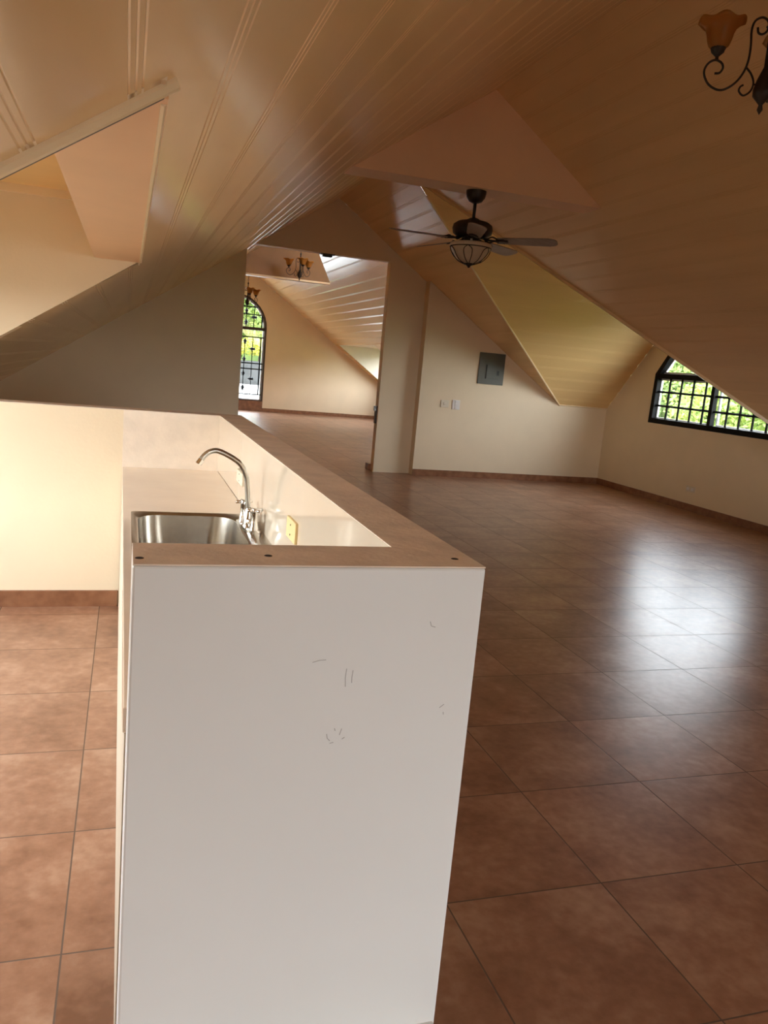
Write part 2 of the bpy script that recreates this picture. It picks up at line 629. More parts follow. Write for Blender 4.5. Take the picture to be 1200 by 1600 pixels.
# the valley casings
bm = bmesh.new()
A, B = W(DA, DY, zr(DA)), W(17.64, YN, ED)
dv = (B - A).normalized()
side = Vector((dv.y, -dv.x, 0)).normalized() * -1      # towards the dormer
for a, b in ((A, B),):
    q = [Vector((0, 0, 0.0)), side * 0.055, side * 0.055 + Vector((0, 0, -0.05)), Vector((0, 0, -0.05))]
    vs = [[bm.verts.new(p + k + Vector((0, 0, 0.02))) for k in q] for p in (a, b)]
    for i in range(4):
        bm.faces.new((vs[0][i], vs[0][(i + 1) % 4], vs[1][(i + 1) % 4], vs[1][i]))
    bm.faces.new(vs[0])
    bm.faces.new(vs[1][::-1])
struct('trim_2', bm, M_PVC)
bm = bmesh.new()
tube(bm, [W(DA + 0.6, vf(DA + 0.6), zr(DA + 0.6) - 0.005), W(17.64, YPAN - 0.02, ED - 0.01)], 0.011, 6)
tube(bm, [W(17.64, YPAN - 0.03, ED), W(XE, YPAN - 0.03, ED)], 0.010, 6)
struct('trim_3', bm, M_TRIM)

# the triangular gable infill the fan hangs from
struct('wall_gusset', plate([(XR - (ZR - HB) / TL, HB), (XR + (ZR - HB) / TR, HB), (XR, ZR)], [], XZ(17.3), 0.78), M_SOFFIT)
struct('wall_gusset_far', plate([(3.79, 3.7), (8.95, 3.7), (8.3, 5.0), (7.75, 6.2), (XR, ZR - 0.02)], [], XZ(38.0), 0.45), M_GUSSET_SHADE)
struct('gusset_lit_edge', ubox((3.8, 38.0, 3.62), (8.95, 38.45, 3.70)), M_TRIM)  # pale strip added to stand for the lit underside of the far gusset

# crown moulding along the near edge of the kitchen dormer, and the thin bead at its upper edge
bm = bmesh.new()
prof = [(0.0, 0.01), (0.0, -0.02), (0.02, -0.045), (0.05, -0.05), (0.075, -0.032), (0.11, -0.032), (0.14, -0.014), (0.165, -0.010), (0.165, 0.01)]
ends = []
for x in (XW, LX1 + 0.04):
    ends.append([bm.verts.new(W(x - dz * sL, LY0 - 0.23 + dy, zl(x) + dz * cL)) for dy, dz in prof])
for i in range(len(prof)):
    bm.faces.new((ends[0][i], ends[0][(i + 1) % len(prof)], ends[1][(i + 1) % len(prof)], ends[1][i]))
bm.faces.new(ends[0])
bm.faces.new(ends[1][::-1])
struct('trim_4', bm, M_TRIM)
bm = bmesh.new()
tube(bm, [W(LX1, LY0 + 0.1, zl(LX1) - 0.012), W(LX1, LY1 - 0.05, zl(LX1) - 0.012)], 0.0065, 6)
struct('trim_5', bm, M_TRIM)
bm = bmesh.new()
ends = []
for x in (XW, LX1 - 0.01):
    ends.append([bm.verts.new(W(x - dz * sL, LY0 - 0.065 + dy, zl(x) + dz * cL)) for dy, dz in ((0, 0.02), (0, -0.016), (0.07, -0.016), (0.07, 0.02))])
for i in range(4):
    bm.faces.new((ends[0][i], ends[0][(i + 1) % 4], ends[1][(i + 1) % 4], ends[1][i]))
bm.faces.new(ends[0])
bm.faces.new(ends[1][::-1])
struct('trim_6', bm, M_GAP)

# ------------------------------------------------------------------ setting: skirting
SK = 0.262


def skirt(name, a, b, t=(0.03, 0.03)):
    struct(name, ubox((a[0], a[1], -FZ), (b[0], b[1], -FZ + SK)), M_BASE)


skirt('baseboard_far', (11.25, YPAN - 0.04), (XE - 0.04, YPAN))
skirt('baseboard_right', (XE - 0.04, YREAR), (XE, YPAN))
skirt('baseboard_kitchen', (XW, LY1 - 0.04), (-0.05, LY1))
skirt('baseboard_end', (XW, YFAR - 0.05), (FXE, YFAR))
skirt('baseboard_opening', (9.62, YOPEN + 0.42), (9.72, YOPEN + 0.9))
skirt('baseboard_left', (XW, YREAR), (XW + 0.04, LY1 - 0.04))
struct('trim_7', ubox((ac - ar, YFAR - 0.06, -FZ + SK), (ac + ar, YFAR, -3.45)), M_BASE)

# ------------------------------------------------------------------ windows


def window(name, kind_parts):
    e = bpy.data.objects.new(name, None)
    COL.objects.link(e)
    e['kind'] = 'structure'
    return e


def ring_plate(outer, inner, to3, depth):
    return plate(outer, [inner], to3, depth)


def inset(poly, d):
    """inset a convex polygon by d"""
    n = len(poly)
    cx = sum(p[0] for p in poly) / n
    cy = sum(p[1] for p in poly) / n
    lines = []
    for i in range(n):
        (x0, y0), (x1, y1) = poly[i], poly[(i + 1) % n]
        nx, ny = -(y1 - y0), x1 - x0
        l = math.hypot(nx, ny)
        nx, ny = nx / l, ny / l
        if nx * (cx - x0) + ny * (cy - y0) < 0:
            nx, ny = -nx, -ny
        lines.append((nx, ny, nx * x0 + ny * y0 + d))
    out = []
    for i in range(n):
        a, b = lines[i - 1], lines[i]
        det = a[0] * b[1] - a[1] * b[0]
        if abs(det) < 1e-9:
            out.append((poly[i][0] + b[0] * d, poly[i][1] + b[1] * d))
        else:
            out.append(((a[2] * b[1] - b[2] * a[1]) / det, (a[0] * b[2] - b[0] * a[2]) / det))
    return out


# window 1: dormer window with black security bars
w1 = window('window_1', None)
fr = ring_plate(win1, inset(win1, 0.2), YZ(XE - 0.02), 0.2)
slab(fr, [(20.95, 0.55), (27.4, 0.55), (27.4, 0.74), (20.95, 0.74)], [], YZ(XE - 0.015), 0.19)
slab(fr, [(24.0, -1.05), (24.17, -1.05), (24.17, 0.6), (24.0, 0.6)], [], YZ(XE - 0.015), 0.19)
obj('window_frame', fr, M_BLACK, w1, bevel=0.004)
sa = bmesh.new()
for y0, y1, x in ((24.15, 27.42, XE + 0.18), (20.95, 24.02, XE + 0.26)):
    r = [(y0, -1.05), (y1, -1.05), (y1, 0.57), (y0, 0.57)]
    slab(sa, r, [inset(r, 0.085)], YZ(x), 0.07)
up = [(20.98, 0.72), (27.4, 0.72), (25.78, 2.62), (22.62, 2.62)]
slab(sa, up, [inset(up, 0.1)], YZ(XE + 0.2), 0.09)
obj('window_sash', sa, M_AL, w1)
for y0, y1 in ((24.17, 27.4), (21.0, 24.0)):
    n = 5
    for i in range(1, n):
        y = y1 - (y1 - y0) * i / (n - 0.35)
        obj('security_bar', tube(bmesh.new(), [W(XE + 0.12, y, -1.05), W(XE + 0.12, y, 0.58)], 0.015, 6), M_BLACK, w1)
    for k in (1, 2):
        z = -1.05 + 1.62 * k / 3
        obj('security_bar', tube(bmesh.new(), [W(XE + 0.12, y0, z), W(XE + 0.12, y1, z)], 0.015, 6), M_BLACK, w1)
gl = plate(inset(win1, 0.15), [], YZ(XE + 0.23), 0.012)
obj('window_pane', gl, M_GLASS, w1)

# window 2: arched window of the far room with a wrought iron grille
w2 = window('window_2', None)
def arch_in(d):
    return [(ac - ar + d, -3.45 + d * 0.6), (ac + ar - d, -3.45 + d * 0.6)] + [
        (ac + (ar - d) * math.cos(math.radians(a)), az + (ar - d) * math.sin(math.radians(a))) for a in range(0, 181, 10)]


fr = ring_plate(arch, arch_in(0.16), XZ(YFAR - 0.03), 0.25)
slab(fr, [(ac - ar + 0.1, 1.98), (ac + ar - 0.1, 1.98), (ac + ar - 0.1, 2.2), (ac - ar + 0.1, 2.2)], [], XZ(YFAR - 0.02), 0.22)
obj('window_frame', fr, M_DARKW, w2)
obj('inner_bead', ring_plate(arch_in(0.15), arch_in(0.25), XZ(YFAR + 0.18), 0.08), M_AL, w2)
g = bmesh.new()
yg = YFAR + 0.12


def gbar(bm, a, b, r=0.016):
    tube(bm, [W(a[0], yg, a[1]), W(b[0], yg, b[1])], r, 5)


spears = []
for sgn in (-1, 1):
    xs = [ac + sgn * k for k in (0.25, 0.9, 1.5, 2.12)]
    for i, x in enumerate(xs):
        top = az + math.sqrt(max(ar ** 2 - (x - ac) ** 2, 0)) - 0.15
        if i == 3:
            gbar(g, (x, -2.95), (x, 1.45), 0.02)
            gbar(g, (x, 2.2), (x, top), 0.02)
        else:
            gbar(g, (x, -2.95), (x, 1.45), 0.011)
            gbar(g, (x, 2.2), (x, top), 0.011)
    for z in (1.45, -0.55, -0.98, -2.95):
        gbar(g, (ac, z), (ac + sgn * 2.35, z), 0.017)
    gbar(g, (ac, 3.72), (ac + sgn * 1.75, 3.72), 0.017)
    gbar(g, (ac, 3.15), (ac + sgn * 2.05, 3.15), 0.014)
    spears += [(ac + sgn * 0.9, z, 0) for z in (3.4, 2.55, 1.1, -0.25, -1.35, -2.45)]
    spears += [(ac + sgn * 1.5, z, 1) for z in (2.95, 0.55, -1.75)]
obj('grille', g, M_BLACK, w2)
for x, z, t in spears:
    s = bmesh.new()
    lathe(s, [(0, 0.075), (0.022, 0.03), (0.045, 0.0), (0.022, -0.02), (0.03, -0.045), (0, -0.06)], (0, 0, 0), 6)
    so = obj('spear_ornament', s, M_BLACK, w2)
    so.location = W(x, yg, z)
    if t:
        so.rotation_euler = (0, math.radians(-90), 0)
    so.scale = (1.3, 1.3, 1.3)
obj('window_pane', plate(arch_in(0.2), [], XZ(YFAR + 0.2), 0.012), M_GLASS, w2)


def plain_window(name, rect, to3, sign):
    e = window(name, None)
    f = ring_plate(rect, inset(rect, 0.15), to3, sign * 0.2)
    xm = (rect[0][0] + rect[1][0]) / 2
    zt = max(p[1] for p in rect) - 0.1
    slab(f, [(xm - 0.07, rect[0][1] + 0.1), (xm + 0.07, rect[0][1] + 0.1), (xm + 0.07, zt), (xm - 0.07, zt)],
         [], to3, sign * 0.18)
    obj('window_frame', f, M_BLACK, e)
    t2 = lambda a, b, d: to3(a, b, d + sign * 0.08)
    obj('window_pane', plate(inset(rect, 0.1), [], t2, sign * 0.012), M_GLASS, e)


plain_window('window_3', kw, YZ(XW - 0.1), -1)
plain_window('window_4', rw, XZ(YREAR - 0.1), -1)
plain_window('window_5', fw, YZ(FXE + 0.1), 1)
plain_window('window_fill', win_fill, YZ(XE + 0.05), 1)  # unseen dormer window, added to brighten the floor and left slope

# ------------------------------------------------------------------ half wall
CX0, CX1, EY0, EY1 = 0.05, 1.86, 3.78, 4.22
hw_ = thing('half_wall', 'white painted half wall with beige plaster cap around the sink counter', 'half wall', W(CX0, EY0, -FZ))
base = W(CX0, EY0, -FZ)


def rel(bm, b):
    bmesh.ops.translate(bm, vec=-b, verts=bm.verts)
    return bm


obj('end_panel', rel(ubox((CX0, EY0, -FZ), (CX1, EY1, -1.008)), base), M_WHITE, hw_, bevel=0.004)['label'] = \
    'smooth white painted end face of the half wall'
obj('long_wall', rel(ubox((1.485, EY1, -FZ), (1.85, LY1, -1.008)), base), M_WALL, hw_)
cap = plate([(CX0, EY0 + 0.004), (CX1, EY0 + 0.004), (1.85, LY1 + 0.41), (xk - 0.3, LY1 + 0.41), (xk - 0.3, LY1 - 0.005),
             (1.465, LY1 - 0.005), (1.465, EY1), (CX0, EY1)], [], XY(-1.008), 0.008)
o = obj('cap', rel(cap, base), M_RAW, hw_, bevel=0.001)
o['label'] = 'unpainted beige plaster cap'
bs = ubox((1.465, EY1, -1.92), (1.485, LY1, -1.008))
o = obj('backsplash', rel(bs, base), M_TILEW, hw_)
o['label'] = 'glossy cream tile backsplash'
bs = ubox((-0.035, LY1 - 0.02, -1.92), (1.465, LY1, -1.008))
o = obj('back_tile', rel(bs, base), M_STONE, hw_)
o['label'] = 'textured beige tile panel at the end of the counter'
o = obj('plinth', rel(ubox((CX0, 3.45, -FZ), (1.845, EY0, -3.80)), base), M_WHITE, hw_)
for x, y in ((0.082, 3.9), (0.717, 3.975), (1.749, 3.955)):
    s = bmesh.new()
    lathe(s, [(0, 0.0008), (0.0055, 0.0008), (0.0075, 0.0), (0.004, -0.006)], W(x, y, -1.0) - base, 12)
    obj('screw_hole', s, M_HOLE, hw_)
random.seed(5)
# scuffs: thin smears of dirt lying on the white face  (x, z, list of short strokes)
for x, z, strokes in ((0.98, -1.505, [((-0.035, -0.006), (0, 0.004), (0.035, 0.006))]),
                      (1.13, -1.60, [((0, 0.05), (-0.004, 0), (0.0, -0.05)), ((0.035, 0.04), (0.032, 0), (0.033, -0.03))]),
                      (1.10, -1.93, [((-0.05, 0.02), (-0.045, -0.005), (-0.03, -0.02)), ((-0.01, 0.05), (-0.005, 0.035)),
                                     ((0.03, 0.045), (0.02, 0.01)), ((-0.03, -0.035), (-0.01, -0.03)), ((0.035, -0.015), (0.05, -0.005))]),
                      (1.59, -1.32, [((-0.02, 0.02), (-0.012, -0.005), (0.012, -0.012))]),
                      (1.69, -1.79, [((-0.015, -0.005), (0.01, 0.015)), ((0.01, -0.03), (0.012, -0.045))])):
    s = bmesh.new()
    for st in strokes:
        pts = [W(x + a, EY0, z + b) - base + Vector((0, 0.0006, 0)) for a, b in st]
        tube(s, pts, 0.0011, 5)
    obj('scuff_mark', s, M_SCUFF, hw_)

# ------------------------------------------------------------------ counter, sink, tap
SX0, SX1, SY0, SY1 = 0.088, 1.50, 7.35, 9.55
ct = thing('kitchen_counter', 'glossy cream tiled worktop inside the half wall', 'counter', W(0.0, EY1, -FZ))
cb = W(0.0, EY1, -FZ)
top = plate([(0.03, EY1), (1.465, EY1), (1.465, LY1 - 0.02), (-0.03, LY1 - 0.02)],
            [[(SX0 + 0.04, SY0 + 0.06), (SX1 - 0.045, SY0 + 0.06), (SX1 - 0.045, SY1 - 0.06), (SX0 + 0.04, SY1 - 0.06)]], XY(-2.06), 0.15)
obj('worktop', rel(top, cb), M_COUNTER, ct, bevel=0.003)
sp = bmesh.new()
a0, a1, d_ = Vector((0.042, EY1)), Vector((-0.028, LY1 - 0.045)), 0.08
vs = []
for z in (-FZ, -2.06):
    vs.append([sp.verts.new(W(a0.x, a0.y, z)), sp.verts.new(W(a0.x + d_, a0.y, z)), sp.verts.new(W(a1.x + d_, a1.y, z)),
               sp.verts.new(W(a1.x, a1.y, z))])
for i in range(4):
    sp.faces.new((vs[0][i], vs[0][(i + 1) % 4], vs[1][(i + 1) % 4], vs[1][i]))
sp.faces.new(vs[0])
sp.faces.new(vs[1])
o = obj('side_panel', rel(sp, cb), M_SIDE, ct)
o['label'] = 'plain beige plastered side of the counter'

sk = thing('kitchen_sink', 'stainless steel single bowl sink set in the cream worktop', 'sink', W(0.8, 8.45, -1.91))
sb = W(0.8, 8.45, -1.91)
bm = bmesh.new()
loops = [(rrect(SX0, SX1, SY0, SY1, 0.06), -1.905), (rrect(SX0, SX1, SY0, SY1, 0.06), -1.885),
         (rrect(SX0 + 0.045, 1.27, SY0 + 0.14, SY1 - 0.10, 0.24), -1.88),
         (rrect(SX0 + 0.070, 1.245, SY0 + 0.17, SY1 - 0.13, 0.27), -1.90),
         (rrect(SX0 + 0.08, 1.235, SY0 + 0.18, SY1 - 0.14, 0.28), -2.10),
         (rrect(SX0 + 0.11, 1.205, SY0 + 0.22, SY1 - 0.18, 0.28), -2.34),
         (rrect(SX0 + 0.20, 1.115, SY0 + 0.34, SY1 - 0.30, 0.26), -2.41),
         (rrect(0.52, 0.78, 8.2, 8.6, 0.125), -2.42)]
prev = None
for lp, z in loops:
    ring = [bm.verts.new(W(a, b, z) - sb) for a, b in lp]
    if prev:
        for i in range(len(ring)):
            j = (i + 1) % len(ring)
            bm.faces.new((prev[i], prev[j], ring[j], ring[i]))
    prev = ring
bm.faces.new(prev)
obj('basin', bm, M_STEEL, sk, smooth=True, auto=40)
bm = bmesh.new()
lathe(bm, [(0, -0.004), (0.02, -0.003), (0.036, 0.002), (0.042, 0.0015), (0.043, 0)], W(0.65, 8.4, -2.415) - sb, 20)
obj('drain', bm, M_CHROME, sk, smooth=True)

FX, FY = 1.33, 8.72
fb = W(FX, FY, -1.885)
fc = thing('faucet', 'chrome bridge faucet with bent swan neck over the sink', 'faucet', fb)
fc.rotation_euler = (0, 0, math.radians(6))


def F(x, y, z):
    """metres from measured units, local to the tap"""
    return W(x, y, z) - fb


bm = bmesh.new()
slab(bm, rrect(-0.028, 0.028, -0.105, 0.105, 0.024, 5), [], lambda a, b, d: Vector((a, b, d)), 0.014)
tube(bm, [Vector((0, -0.085, 0.03)), Vector((0, 0.085, 0.03))], 0.013, 10)
lathe(bm, [(0.024, 0.01), (0.022, 0.04), (0.018, 0.065), (0.013, 0.08), (0, 0.08)], (0, 0, 0), 18)
obj('base', bm, M_CHROME, fc, smooth=True, auto=45)
R_ = 0.0098
path = [F(1.32, FY, -1.68), F(1.30, FY, -1.50), F(1.285, FY, -1.37), F(1.27, FY, -1.29), F(1.22, FY, -1.19), F(1.15, FY, -1.125),
        F(1.04, FY, -1.065), F(0.94, FY, -1.03), F(0.86, FY, -1.045), F(0.80, FY, -1.095), F(0.775, FY, -1.135)]
path[0].x = 0.0 - 0.004
path = [Vector((0, 0, 0.07))] + path
bm = bmesh.new()
tube(bm, smooth_path(path, 6), R_, 14)
obj('spout', bm, M_SATIN, fc, smooth=True)
e_ = path[-1]
dd = (path[-1] - path[-2]).normalized()
bm = bmesh.new()
tube(bm, [e_ - dd * 0.002, e_ + dd * 0.018], 0.0115, 14)
obj('aerator', bm, M_CHROME, fc, smooth=True, auto=40)
for yy, rot in ((-0.085, 20), (0.085, 5)):
    bm = bmesh.new()
    lathe(bm, [(0.019, 0.008), (0.018, 0.02), (0.014, 0.045), (0.013, 0.075), (0.016, 0.082), (0.012, 0.093), (0, 0.095)],
          (0, yy, 0), 16)
    h = obj('handle', bm, M_CHROME, fc, smooth=True, auto=45)
    for k in range(2):
        a = math.radians(rot + 90 * k)
        v = Vector((math.cos(a), math.sin(a), 0)) * 0.032
        bm = bmesh.new()
        c = Vector((0, yy, 0.087))
        tube(bm, [c - v, c - v * 0.5, c, c + v * 0.5, c + v], [0.0062, 0.0052, 0.005, 0.0052, 0.0062], 10)
        obj('cross_lever', bm, M_CHROME, h, smooth=True)

# electrical boxes on the backsplash
for y0, y1, z0, z1, lab in ((6.75, 7.15, -1.60, -1.41, 'open yellow electrical box on the backsplash beside the faucet'),
                            (10.2, 10.75, -1.66, -1.50, 'pale outlet plate on the backsplash behind the faucet spout')):
    t = thing('electrical_box', lab, 'outlet', W(1.455, (y0 + y1) / 2, (z0 + z1) / 2))
    tb = W(1.455, (y0 + y1) / 2, (z0 + z1) / 2)
    obj('cover_plate', rel(ubox((1.44, y0, z0), (1.466, y1, z1)), tb), M_YELLOW if y0 < 8 else M_PLATEC, t, bevel=0.002)
    ym = (y0 + y1) / 2
    for dz in (-0.045, 0.045):
        obj('screw', rel(lathe(bmesh.new(), [(0, 0.002), (0.003, 0.001), (0.003, 0)], (0, 0, 0), 10), Vector()), M_HOLE, t)
        t.children[-1].location = Vector(((1.438 - 1.455) * U, 0, dz * U))
        t.children[-1].rotation_euler = (0, math.radians(-90), 0)

# ------------------------------------------------------------------ wall fittings
t = thing('breaker_panel', 'grey green metal breaker panel on the cream wall below the slope', 'breaker panel', W(14.27, YPAN, 0.35))
tb = W(14.27, YPAN, 0.35)
obj('box_cover', rel(ubox((13.70, YPAN - 0.06, -0.29), (14.85, YPAN, 0.985)), tb), M_PANEL, t, bevel=0.004)
d = obj('door', rel(ubox((14.05, YPAN - 0.10, -0.05), (14.62, YPAN - 0.06, 0.50)), tb), M_PANEL, t, bevel=0.003)
obj('latch', rel(ubox((14.50, YPAN - 0.12, 0.10), (14.60, YPAN - 0.10, 0.28)), tb), M_PANELD, d)
obj('door_hinge', rel(ubox((14.03, YPAN - 0.095, -0.05), (14.06, YPAN - 0.06, 0.5)), tb), M_PANELD, d)
for x0, x1, z0, z1, m_, lab, two in ((12.20, 12.55, -1.36, -1.07, M_PLATEC, 'cream light switch plate nearest the pier on the panelled wall', 1),
                                     (12.70, 13.04, -1.42, -1.03, M_PLATEW, 'taller white switch plate below the breaker panel', 3)):
    tb = W((x0 + x1) / 2, YPAN, (z0 + z1) / 2)
    t = thing('light_switch', lab, 'switch', tb)
    obj('plate', rel(ubox((x0, YPAN - 0.035, z0), (x1, YPAN, z1)), tb), m_, t, bevel=0.003)
    for k in range(two):
        zz = z0 + (z1 - z0) * (k + 0.5) / two
        xm = (x0 + x1) / 2
        obj('rocker', rel(ubox((xm - 0.06, YPAN - 0.055, zz - 0.05), (xm + 0.06, YPAN - 0.035, zz + 0.05)), tb), m_, t, bevel=0.002)
tb = W(XE, 24.45, -3.41)
t = thing('wall_socket', 'cream wall socket low on the wall under the barred dormer window', 'outlet', tb)
obj('plate', rel(ubox((XE - 0.03, 24.2, -3.52), (XE, 24.7, -3.30)), tb), M_PLATEC, t, bevel=0.003)
for yy in (24.33, 24.57):
    obj('receptacle', rel(ubox((XE - 0.045, yy - 0.07, -3.46), (XE - 0.03, yy + 0.07, -3.36)), tb), M_PLATEW, t, bevel=0.002)
tb = W(7.18, YOPEN + 0.2, HB)
t = thing('door_bracket', 'small dark bracket under the header of the wide opening', 'bracket', tb)
obj('bracket_plate', rel(ubox((6.9, YOPEN + 0.05, HB - 0.03), (7.46, YOPEN + 0.35, HB)), tb), M_PANELD, t)
obj('bracket_body', rel(ubox((7.0, YOPEN + 0.1, HB - 0.11), (7.36, YOPEN + 0.3, HB - 0.03)), tb), M_PANELD, t, bevel=0.003)
tb = W(9.70, YOPEN + 0.25, -1.9)
t = thing('strike_plate', 'dark metal strike plate on the jamb of the wide opening', 'strike plate', tb)
obj('plate', rel(ubox((9.655, YOPEN + 0.12, -2.25), (9.70, YOPEN + 0.34, -1.55)), tb), M_PANELD, t)
obj('lip', rel(ubox((9.61, YOPEN + 0.3, -1.75), (9.66, YOPEN + 0.40, -1.55)), tb), M_CHROME, t)

# ------------------------------------------------------------------ ceiling fan
fz = HB
fo = W(7.38, 17.66, fz)
fan = thing('ceiling_fan', 'dark five blade ceiling fan with bowl light hanging from the plaster gable', 'ceiling fan', fo)


def zz(v):
    return (v - fz) * U


obj('canopy', lathe(bmesh.new(), [(0, 0), (0.078, 0), (0.078, -0.02), (0.07, -0.05), (0.05, -0.078), (0.018, -0.09), (0, -0.09)], (0, 0, 0)),
    M_IRON, fan, smooth=True, auto=40)
obj('downrod', tube(bmesh.new(), [(0, 0, -0.08), (0, 0, zz(3.48))], 0.0125, 12), M_IRON, fan, smooth=True)
obj('motor_housing', lathe(bmesh.new(), [(0, zz(3.52)), (0.03, zz(3.51)), (0.06, zz(3.46)), (0.12, zz(3.42)), (0.15, zz(3.36)), (0.157, zz(3.27)),
                                         (0.15, zz(3.17)), (0.12, zz(3.11)), (0.06, zz(3.09)), (0, zz(3.09))], (0, 0, 0), 36), M_IRON, fan,
    smooth=True, auto=50)
sw = obj('switch_housing', lathe(bmesh.new(), [(0, zz(3.1)), (0.062, zz(3.1)), (0.062, zz(2.92)), (0.07, zz(2.9)), (0, zz(2.9))], (0, 0, 0), 24),
         M_IRON, fan, smooth=True, auto=40)
bm = bmesh.new()
a = math.atan2(-17.66, -7.38)
c = Vector((math.cos(a), math.sin(a), 0))
q = Vector((-c.y, c.x, 0))
p0 = c * 0.063 + Vector((0, 0, zz(3.0)))
vs = [bm.verts.new(p0 + q * s * 0.009 + Vector((0, 0, h)) + c * e) for e in (0, 0.004) for s, h in ((-1, -0.014), (1, -0.014), (1, 0.014), (-1, 0.014))]
for f in ((0, 1, 2, 3), (4, 5, 6, 7), (0, 1, 5, 4), (1, 2, 6, 5), (2, 3, 7, 6), (3, 0, 4, 7)):
    bm.faces.new([vs[i] for i in f])
obj('reverse_switch', bm, M_PLATEW, sw)
bowl = obj('light_bowl', lathe(bmesh.new(), [(0.155, zz(2.96)), (0.162, zz(2.94)), (0.165, zz(2.90)), (0.158, zz(2.87)), (0.148, zz(2.80)),
                                             (0.125, zz(2.69)), (0.09, zz(2.59)), (0.045, zz(2.53)), (0, zz(2.51))], (0, 0, 0), 40), M_BOWL, fan,
           smooth=True)
bm = bmesh.new()
tube(bm, [(0.16 * math.cos(k * math.pi / 16), 0.16 * math.sin(k * math.pi / 16), zz(2.86)) for k in range(32)], 0.004, 6, closed=True)
prof = [(0.163, 2.86), (0.152, 2.79), (0.13, 2.68), (0.095, 2.58), (0.05, 2.52), (0.02, 2.49)]
for k in range(6):
    am = k * math.pi / 3
    for sg in (-1, 1):
        pts = []
        for i, (r, z) in enumerate(prof):
            w = [0.0, 0.2, 0.23, 0.2, 0.14, 0.05][i]
            aa = am + sg * w
            pts.append(((r + 0.003) * math.cos(aa), (r + 0.003) * math.sin(aa), zz(z)))
        tube(bm, smooth_path(pts, 4), 0.003, 5)
obj('bowl_cage', bm, M_IRON, bowl, smooth=True)
obj('finial', lathe(bmesh.new(), [(0, zz(2.42)), (0.008, zz(2.43)), (0.014, zz(2.46)), (0.03, zz(2.49)), (0.036, zz(2.52)), (0, zz(2.53))],
                    (0, 0, 0), 16), M_IRON, bowl, smooth=True)
for k in range(5):
    a = math.radians(-37.5 + 72 * k)
    rot = Matrix.Rotation(a, 4, 'Z')
    pitch = Matrix.Rotation(math.radians(-13), 4, 'X')
    bm = bmesh.new()
    out = [(0.215, -0.052), (0.27, -0.058), (0.45, -0.066), (0.60, -0.07), (0.645, -0.055), (0.663, -0.03), (0.663, 0.03), (0.645, 0.055),
           (0.60, 0.07), (0.45, 0.066), (0.27, 0.058), (0.215, 0.052)]
    slab(bm, out, [], lambda x, y, d: Vector((x, y, d)), 0.006)
    bmesh.ops.transform(bm, matrix=Matrix.Translation((0, 0, zz(3.03))) @ rot @ pitch, verts=bm.verts)
    bl = obj('blade', bm, M_BLADE, fan)
    bm = bmesh.new()
    for sg in (-1, 1):
        pts = [(0.09, sg * 0.01, 0.02), (0.13, sg * 0.035, 0.0), (0.17, sg * 0.04, 0.014), (0.21, sg * 0.028, 0.004), (0.26, sg * 0.03, -0.003)]
        tube(bm, smooth_path(pts, 4), 0.006, 6)
    slab(bm, [(0.2, -0.04), (0.29, -0.02), (0.29, 0.02), (0.2, 0.04)], [], lambda x, y, d: Vector((x, y, d - 0.006)), 0.005)
    tube(bm, [(0.06, 0, 0.03), (0.14, 0, 0.004), (0.22, 0, -0.003)], 0.008, 6)
    bmesh.ops.transform(bm, matrix=Matrix.Translation((0, 0, zz(3.03))) @ rot @ pitch, verts=bm.verts)
    obj('blade_iron', bm, M_IRON, bl, smooth=True)

# ------------------------------------------------------------------ chandeliers
PX = 0.0083 * U          # metres per photo pixel at the near chandelier


